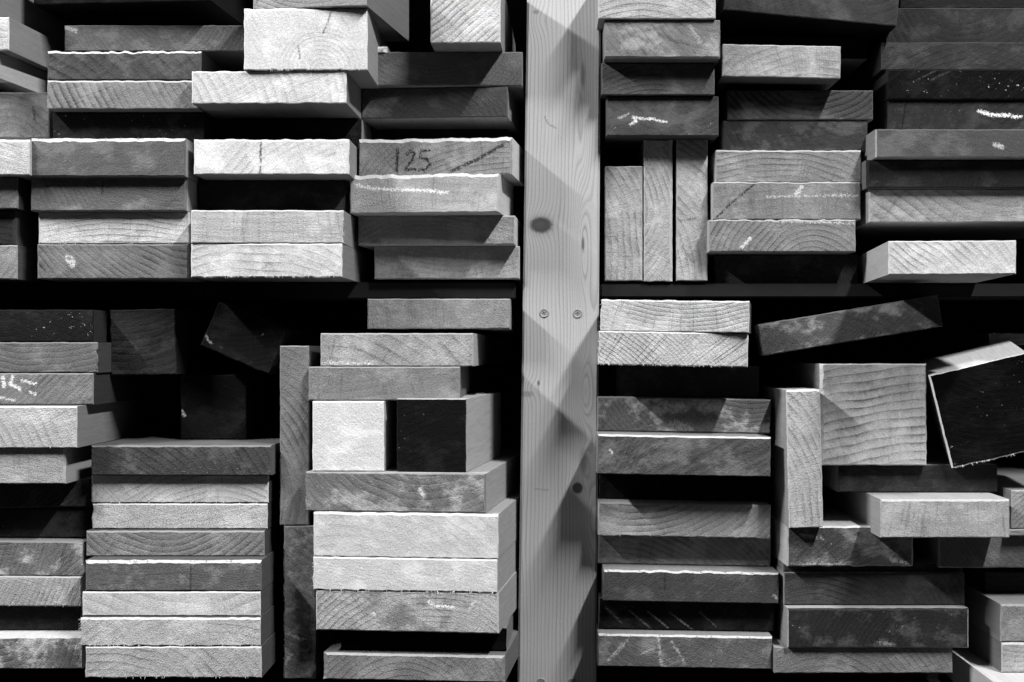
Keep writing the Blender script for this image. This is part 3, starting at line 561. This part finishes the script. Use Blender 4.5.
# ---------------------------------------------------------------- the post
def post():
    m, nt, bs = new_mat('pine_post'); b = NB(nt)
    tc = nt.nodes.new('ShaderNodeTexCoord'); sp = nt.nodes.new('ShaderNodeSeparateXYZ')
    nt.links.new(tc.outputs['Object'], sp.inputs[0])
    x = b.m('ADD', b.m('DIVIDE', sp.outputs[0], S), VX); z = b.m('SUBTRACT', VY, b.m('DIVIDE', sp.outputs[2], S))
    y = b.m('DIVIDE', sp.outputs[1], S)
    # grain coordinate follows the slight lean of the post
    g = b.m('ADD', x, b.m('MULTIPLY', z, .012))
    g = b.m('ADD', g, b.m('MULTIPLY', y, .35))
    def bump(x0, z0, sx, sz, a):
        u = b.m('DIVIDE', b.m('SUBTRACT', x, x0), sx); v = b.m('DIVIDE', b.m('SUBTRACT', z, z0), sz)
        r = b.m('ADD', b.m('MULTIPLY', u, u), b.m('MULTIPLY', v, v))
        return b.m('MULTIPLY', b.m('EXPONENT', b.m('MULTIPLY', r, -1.0)), a)
    for q in ((583, 245, 8, 62, 22), (584, 392, 8, 34, 20), (584, 465, 6, 20, 15), (590, 520, 8, 40, 12), (583, 130, 6, 60, -10),
              (541, 225, 13, 16, 9), (577, 488, 7, 8, 8), (588, 330, 7, 40, 8), (538, 20, 10, 14, 6), (530, 388, 9, 10, 6)):
        g = b.m('ADD', g, bump(*q))
    w1 = b.noise(b.vec(b.m('MULTIPLY', x, .02), b.m('MULTIPLY', z, .006), 3.), 1.0, 2)
    g = b.m('ADD', g, b.m('MULTIPLY', w1, 10.))
    ph = b.m('FRACT', b.m('DIVIDE', g, 3.7)); late = b.m('MULTIPLY', b.m('POWER', ph, 3.), b.step(b.m('SUBTRACT', 1., ph), 0., .2))
    big = b.step(b.noise(b.vec(b.m('MULTIPLY', g, .06), 0., 1.), 1.0, 2), .4, .65)
    fine = b.noise(b.vec(b.m('MULTIPLY', g, 1.0), b.m('MULTIPLY', z, .02), 2.), 1., 3, .7)
    fib = b.noise(b.vec(b.m('MULTIPLY', x, .9), b.m('MULTIPLY', z, .35), y), 1., 3, .7)
    t = b.m('SUBTRACT', 1.02, b.m('MULTIPLY', late, b.mix(big, .4, .62)))
    t = b.m('ADD', t, b.m('MULTIPLY', b.m('SUBTRACT', fine, .5), .34))
    t = b.m('ADD', t, b.m('MULTIPLY', b.m('SUBTRACT', fib, .5), .22))
    t = b.m('MULTIPLY', t, .44)
    front = b.step(y, 20., 6.)
    def spot(x0, z0, rx, rz, val, op, soft=.35):
        nonlocal t
        u = b.m('DIVIDE', b.m('SUBTRACT', x, x0), rx); v = b.m('DIVIDE', b.m('SUBTRACT', z, z0), rz)
        r = b.m('SQRT', b.m('ADD', b.m('MULTIPLY', u, u), b.m('MULTIPLY', v, v)))
        r = b.m('ADD', r, b.m('MULTIPLY', b.m('SUBTRACT', fib, .5), .5))
        k = b.m('SUBTRACT', 1., b.step(r, 1 - soft, 1 + soft))
        t = b.mix(b.m('MULTIPLY', k, op), t, val)
    spot(541, 225, 13.5, 10.5, .25, .6, .5); spot(541, 225, 10.8, 7.8, .06, .95, .25); spot(540, 225, 5, 3.5, .1, .5, .6); spot(577.5, 488, 5.2, 5.6, .05, .95, .2)
    spot(583, 75, 2.5, 12, .14, .6, .6); spot(583, 244, 1.4, 7, .07, .8, .5); spot(583.5, 462, 3.5, 12, .16, .6, .6)
    spot(536, 12, 3, 2, .15, .6, .5); spot(522, 378, 2.2, 7, .1, .7, .5); spot(527, 394, 6, 3, .14, .5, .5); spot(538.5, 383, 1.2, 2.5, .06, .8, .5)
    mk = b.stroke(x, z, [(545, 117), (548, 124), (556, 128)], .5, .8, 4.); t = b.mix(b.m('MULTIPLY', mk, .6), t, .1)
    mk = b.stroke(x, z, [(536, 489), (548, 490)], .5, 1., 7.); t = b.mix(b.m('MULTIPLY', mk, .5), t, .12)
    c = nt.nodes.new('ShaderNodeCombineColor')
    for i in range(3): nt.links.new(t, c.inputs[i])
    nt.links.new(c.outputs[0], bs.inputs['Base Color']); bs.inputs['Roughness'].default_value = .6
    bp = nt.nodes.new('ShaderNodeBump'); bp.inputs['Strength'].default_value = .25; bp.inputs['Distance'].default_value = .0006
    nt.links.new(fib, bp.inputs['Height']); nt.links.new(bp.outputs[0], bs.inputs['Normal'])
    # a slightly tapering squared timber from the floor to above the picture
    bm = bmesh.new(); rings = []
    ztop, zbot = 2.2, 0.0
    def edge(py): return 527 - (py / 682) * 9.5, 601 - (py / 682) * 4.5
    for py in range(-700, 1730, 27):
        zz = H0 + (VY - py) * S
        if zz < 0: zz = 0
        l, r = edge(min(max(py, -400), 1000)); l = (l - VX) * S; r = (r - VX) * S; c_ = .0018; dp = .085
        rings.append([bm.verts.new(p) for p in ((l + c_, 0, zz), (r - c_, 0, zz), (r, c_, zz), (r, dp, zz), (l, dp, zz), (l, c_, zz))])
        if zz == 0: break
    for a_, b_ in zip(rings[:-1], rings[1:]):
        for i in range(6): bm.faces.new((a_[i], a_[(i+1) % 6], b_[(i+1) % 6], b_[i]))
    bm.faces.new(rings[0]); bm.faces.new(list(reversed(rings[-1])))
    for v in bm.verts: v.co.z -= H0
    bmesh.ops.recalc_face_normals(bm, faces=bm.faces)
    me = bpy.data.meshes.new('timber_post'); bm.to_mesh(me); bm.free(); me.materials.append(m)
    o = bpy.data.objects.new('timber_post', me); COL.objects.link(o); o.location = (0, 0, H0)
    o['label'] = 'upright planed pine post with knots and screws dividing the rack'; o['category'] = 'post'; o['kind'] = 'thing'
    # screws
    metal, ntm, bm_ = new_mat('screw_metal'); bm_.inputs['Base Color'].default_value = (.3, .3, .3, 1); bm_.inputs['Metallic'].default_value = .3; bm_.inputs['Roughness'].default_value = .6
    hole, nth, bh = new_mat('screw_recess'); bh.inputs['Base Color'].default_value = (.02, .02, .02, 1)
    for (sx, sy, rot) in ((544, 313, .5), (577.5, 313.5, .2), (541, 682.5, .3), (572, 682.5, .6)):
        bmx = bmesh.new(); n = 24; R = 4.6 * S
        prof = [(R * 1.0, .0003), (R * .99, -.0004), (R * .85, -.0007), (R * .62, -.0003)]
        rr = []
        for (r_, yy) in prof: rr.append([bmx.verts.new((r_ * math.cos(2*math.pi*i/n), yy, r_ * math.sin(2*math.pi*i/n))) for i in range(n)])
        # cross recess
        inner = []
        for i in range(n):
            a_ = 2*math.pi*i/n; q = abs(math.cos(2 * (a_ - rot)))
            r_ = R * (.14 + .36 * q ** 4); inner.append(bmx.verts.new((r_ * math.cos(a_), -.0003, r_ * math.sin(a_))))
        rr.append(inner); deep = [bmx.verts.new((v.co.x * .5, .0012, v.co.z * .5)) for v in inner]; rr.append(deep)
        for a_, b_ in zip(rr[:-1], rr[1:]):
            for i in range(n):
                f = bmx.faces.new((a_[i], a_[(i+1) % n], b_[(i+1) % n], b_[i])); f.material_index = 1 if b_ is deep else 0
        f = bmx.faces.new(deep); f.material_index = 1
        bmesh.ops.recalc_face_normals(bmx, faces=bmx.faces)
        for f in bmx.faces: f.smooth = False
        me = bpy.data.meshes.new('screw'); bmx.to_mesh(me); bmx.free(); me.materials.append(metal); me.materials.append(hole)
        s_ = bpy.data.objects.new('screw', me); COL.objects.link(s_); s_.parent = o
        s_.location = ((sx - VX) * S, -.0002, (VY - sy) * S)
post()

# ---------------------------------------------------------------- lights: two shop lamps high in front, left and right
def lamp(name, px, py, fwd, watts, width, length):
    """a long ceiling tube running square to the rack"""
    l = bpy.data.lights.new(name, 'AREA'); l.energy = watts; l.shape = 'RECTANGLE'; l.size = width; l.size_y = length
    o = bpy.data.objects.new(name, l); COL.objects.link(o)
    X, Z = (px - VX) * S, (VY - py) * S
    o.location = (X, -fwd * S, H0 + Z)
    n = Vector((X, 0, Z)).normalized(); yv = Vector((0, 1, 0)); xv = yv.cross(n)
    o.rotation_euler = Matrix((xv, yv, n)).transposed().to_euler()
    return o
KL = 1.35
lamp('tube_lamp_left', VX + (-500 - VX) * KL, VY + (-585 - VY) * KL, 640 * KL, 46, .06, .8)
lamp('tube_lamp_right', VX + (1250 - VX) * KL, VY + (-970 - VY) * KL, 920 * KL, 72, .07, .9)
w = bpy.data.worlds.new('world'); sc.world = w; w.use_nodes = True
bg = w.node_tree.nodes['Background']; bg.inputs[0].default_value = (1, 1, 1, 1); bg.inputs[1].default_value = .02

# ---------------------------------------------------------------- camera
cam = bpy.data.cameras.new('camera'); co = bpy.data.objects.new('camera', cam); COL.objects.link(co); sc.camera = co
cam.sensor_width = 36; cam.lens = F * 36 / 1024
cam.shift_x = -(VX - 512) / 1024; cam.shift_y = (VY - 341) / 1024
co.location = (0, -D, H0); co.rotation_euler = (math.pi / 2, 0, 0)
cam.clip_start = .05
sc.view_settings.view_transform = 'Standard'; sc.view_settings.look = 'None'
sc.view_settings.exposure = 0; sc.view_settings.gamma = 1; sc.view_settings.use_curve_mapping = False
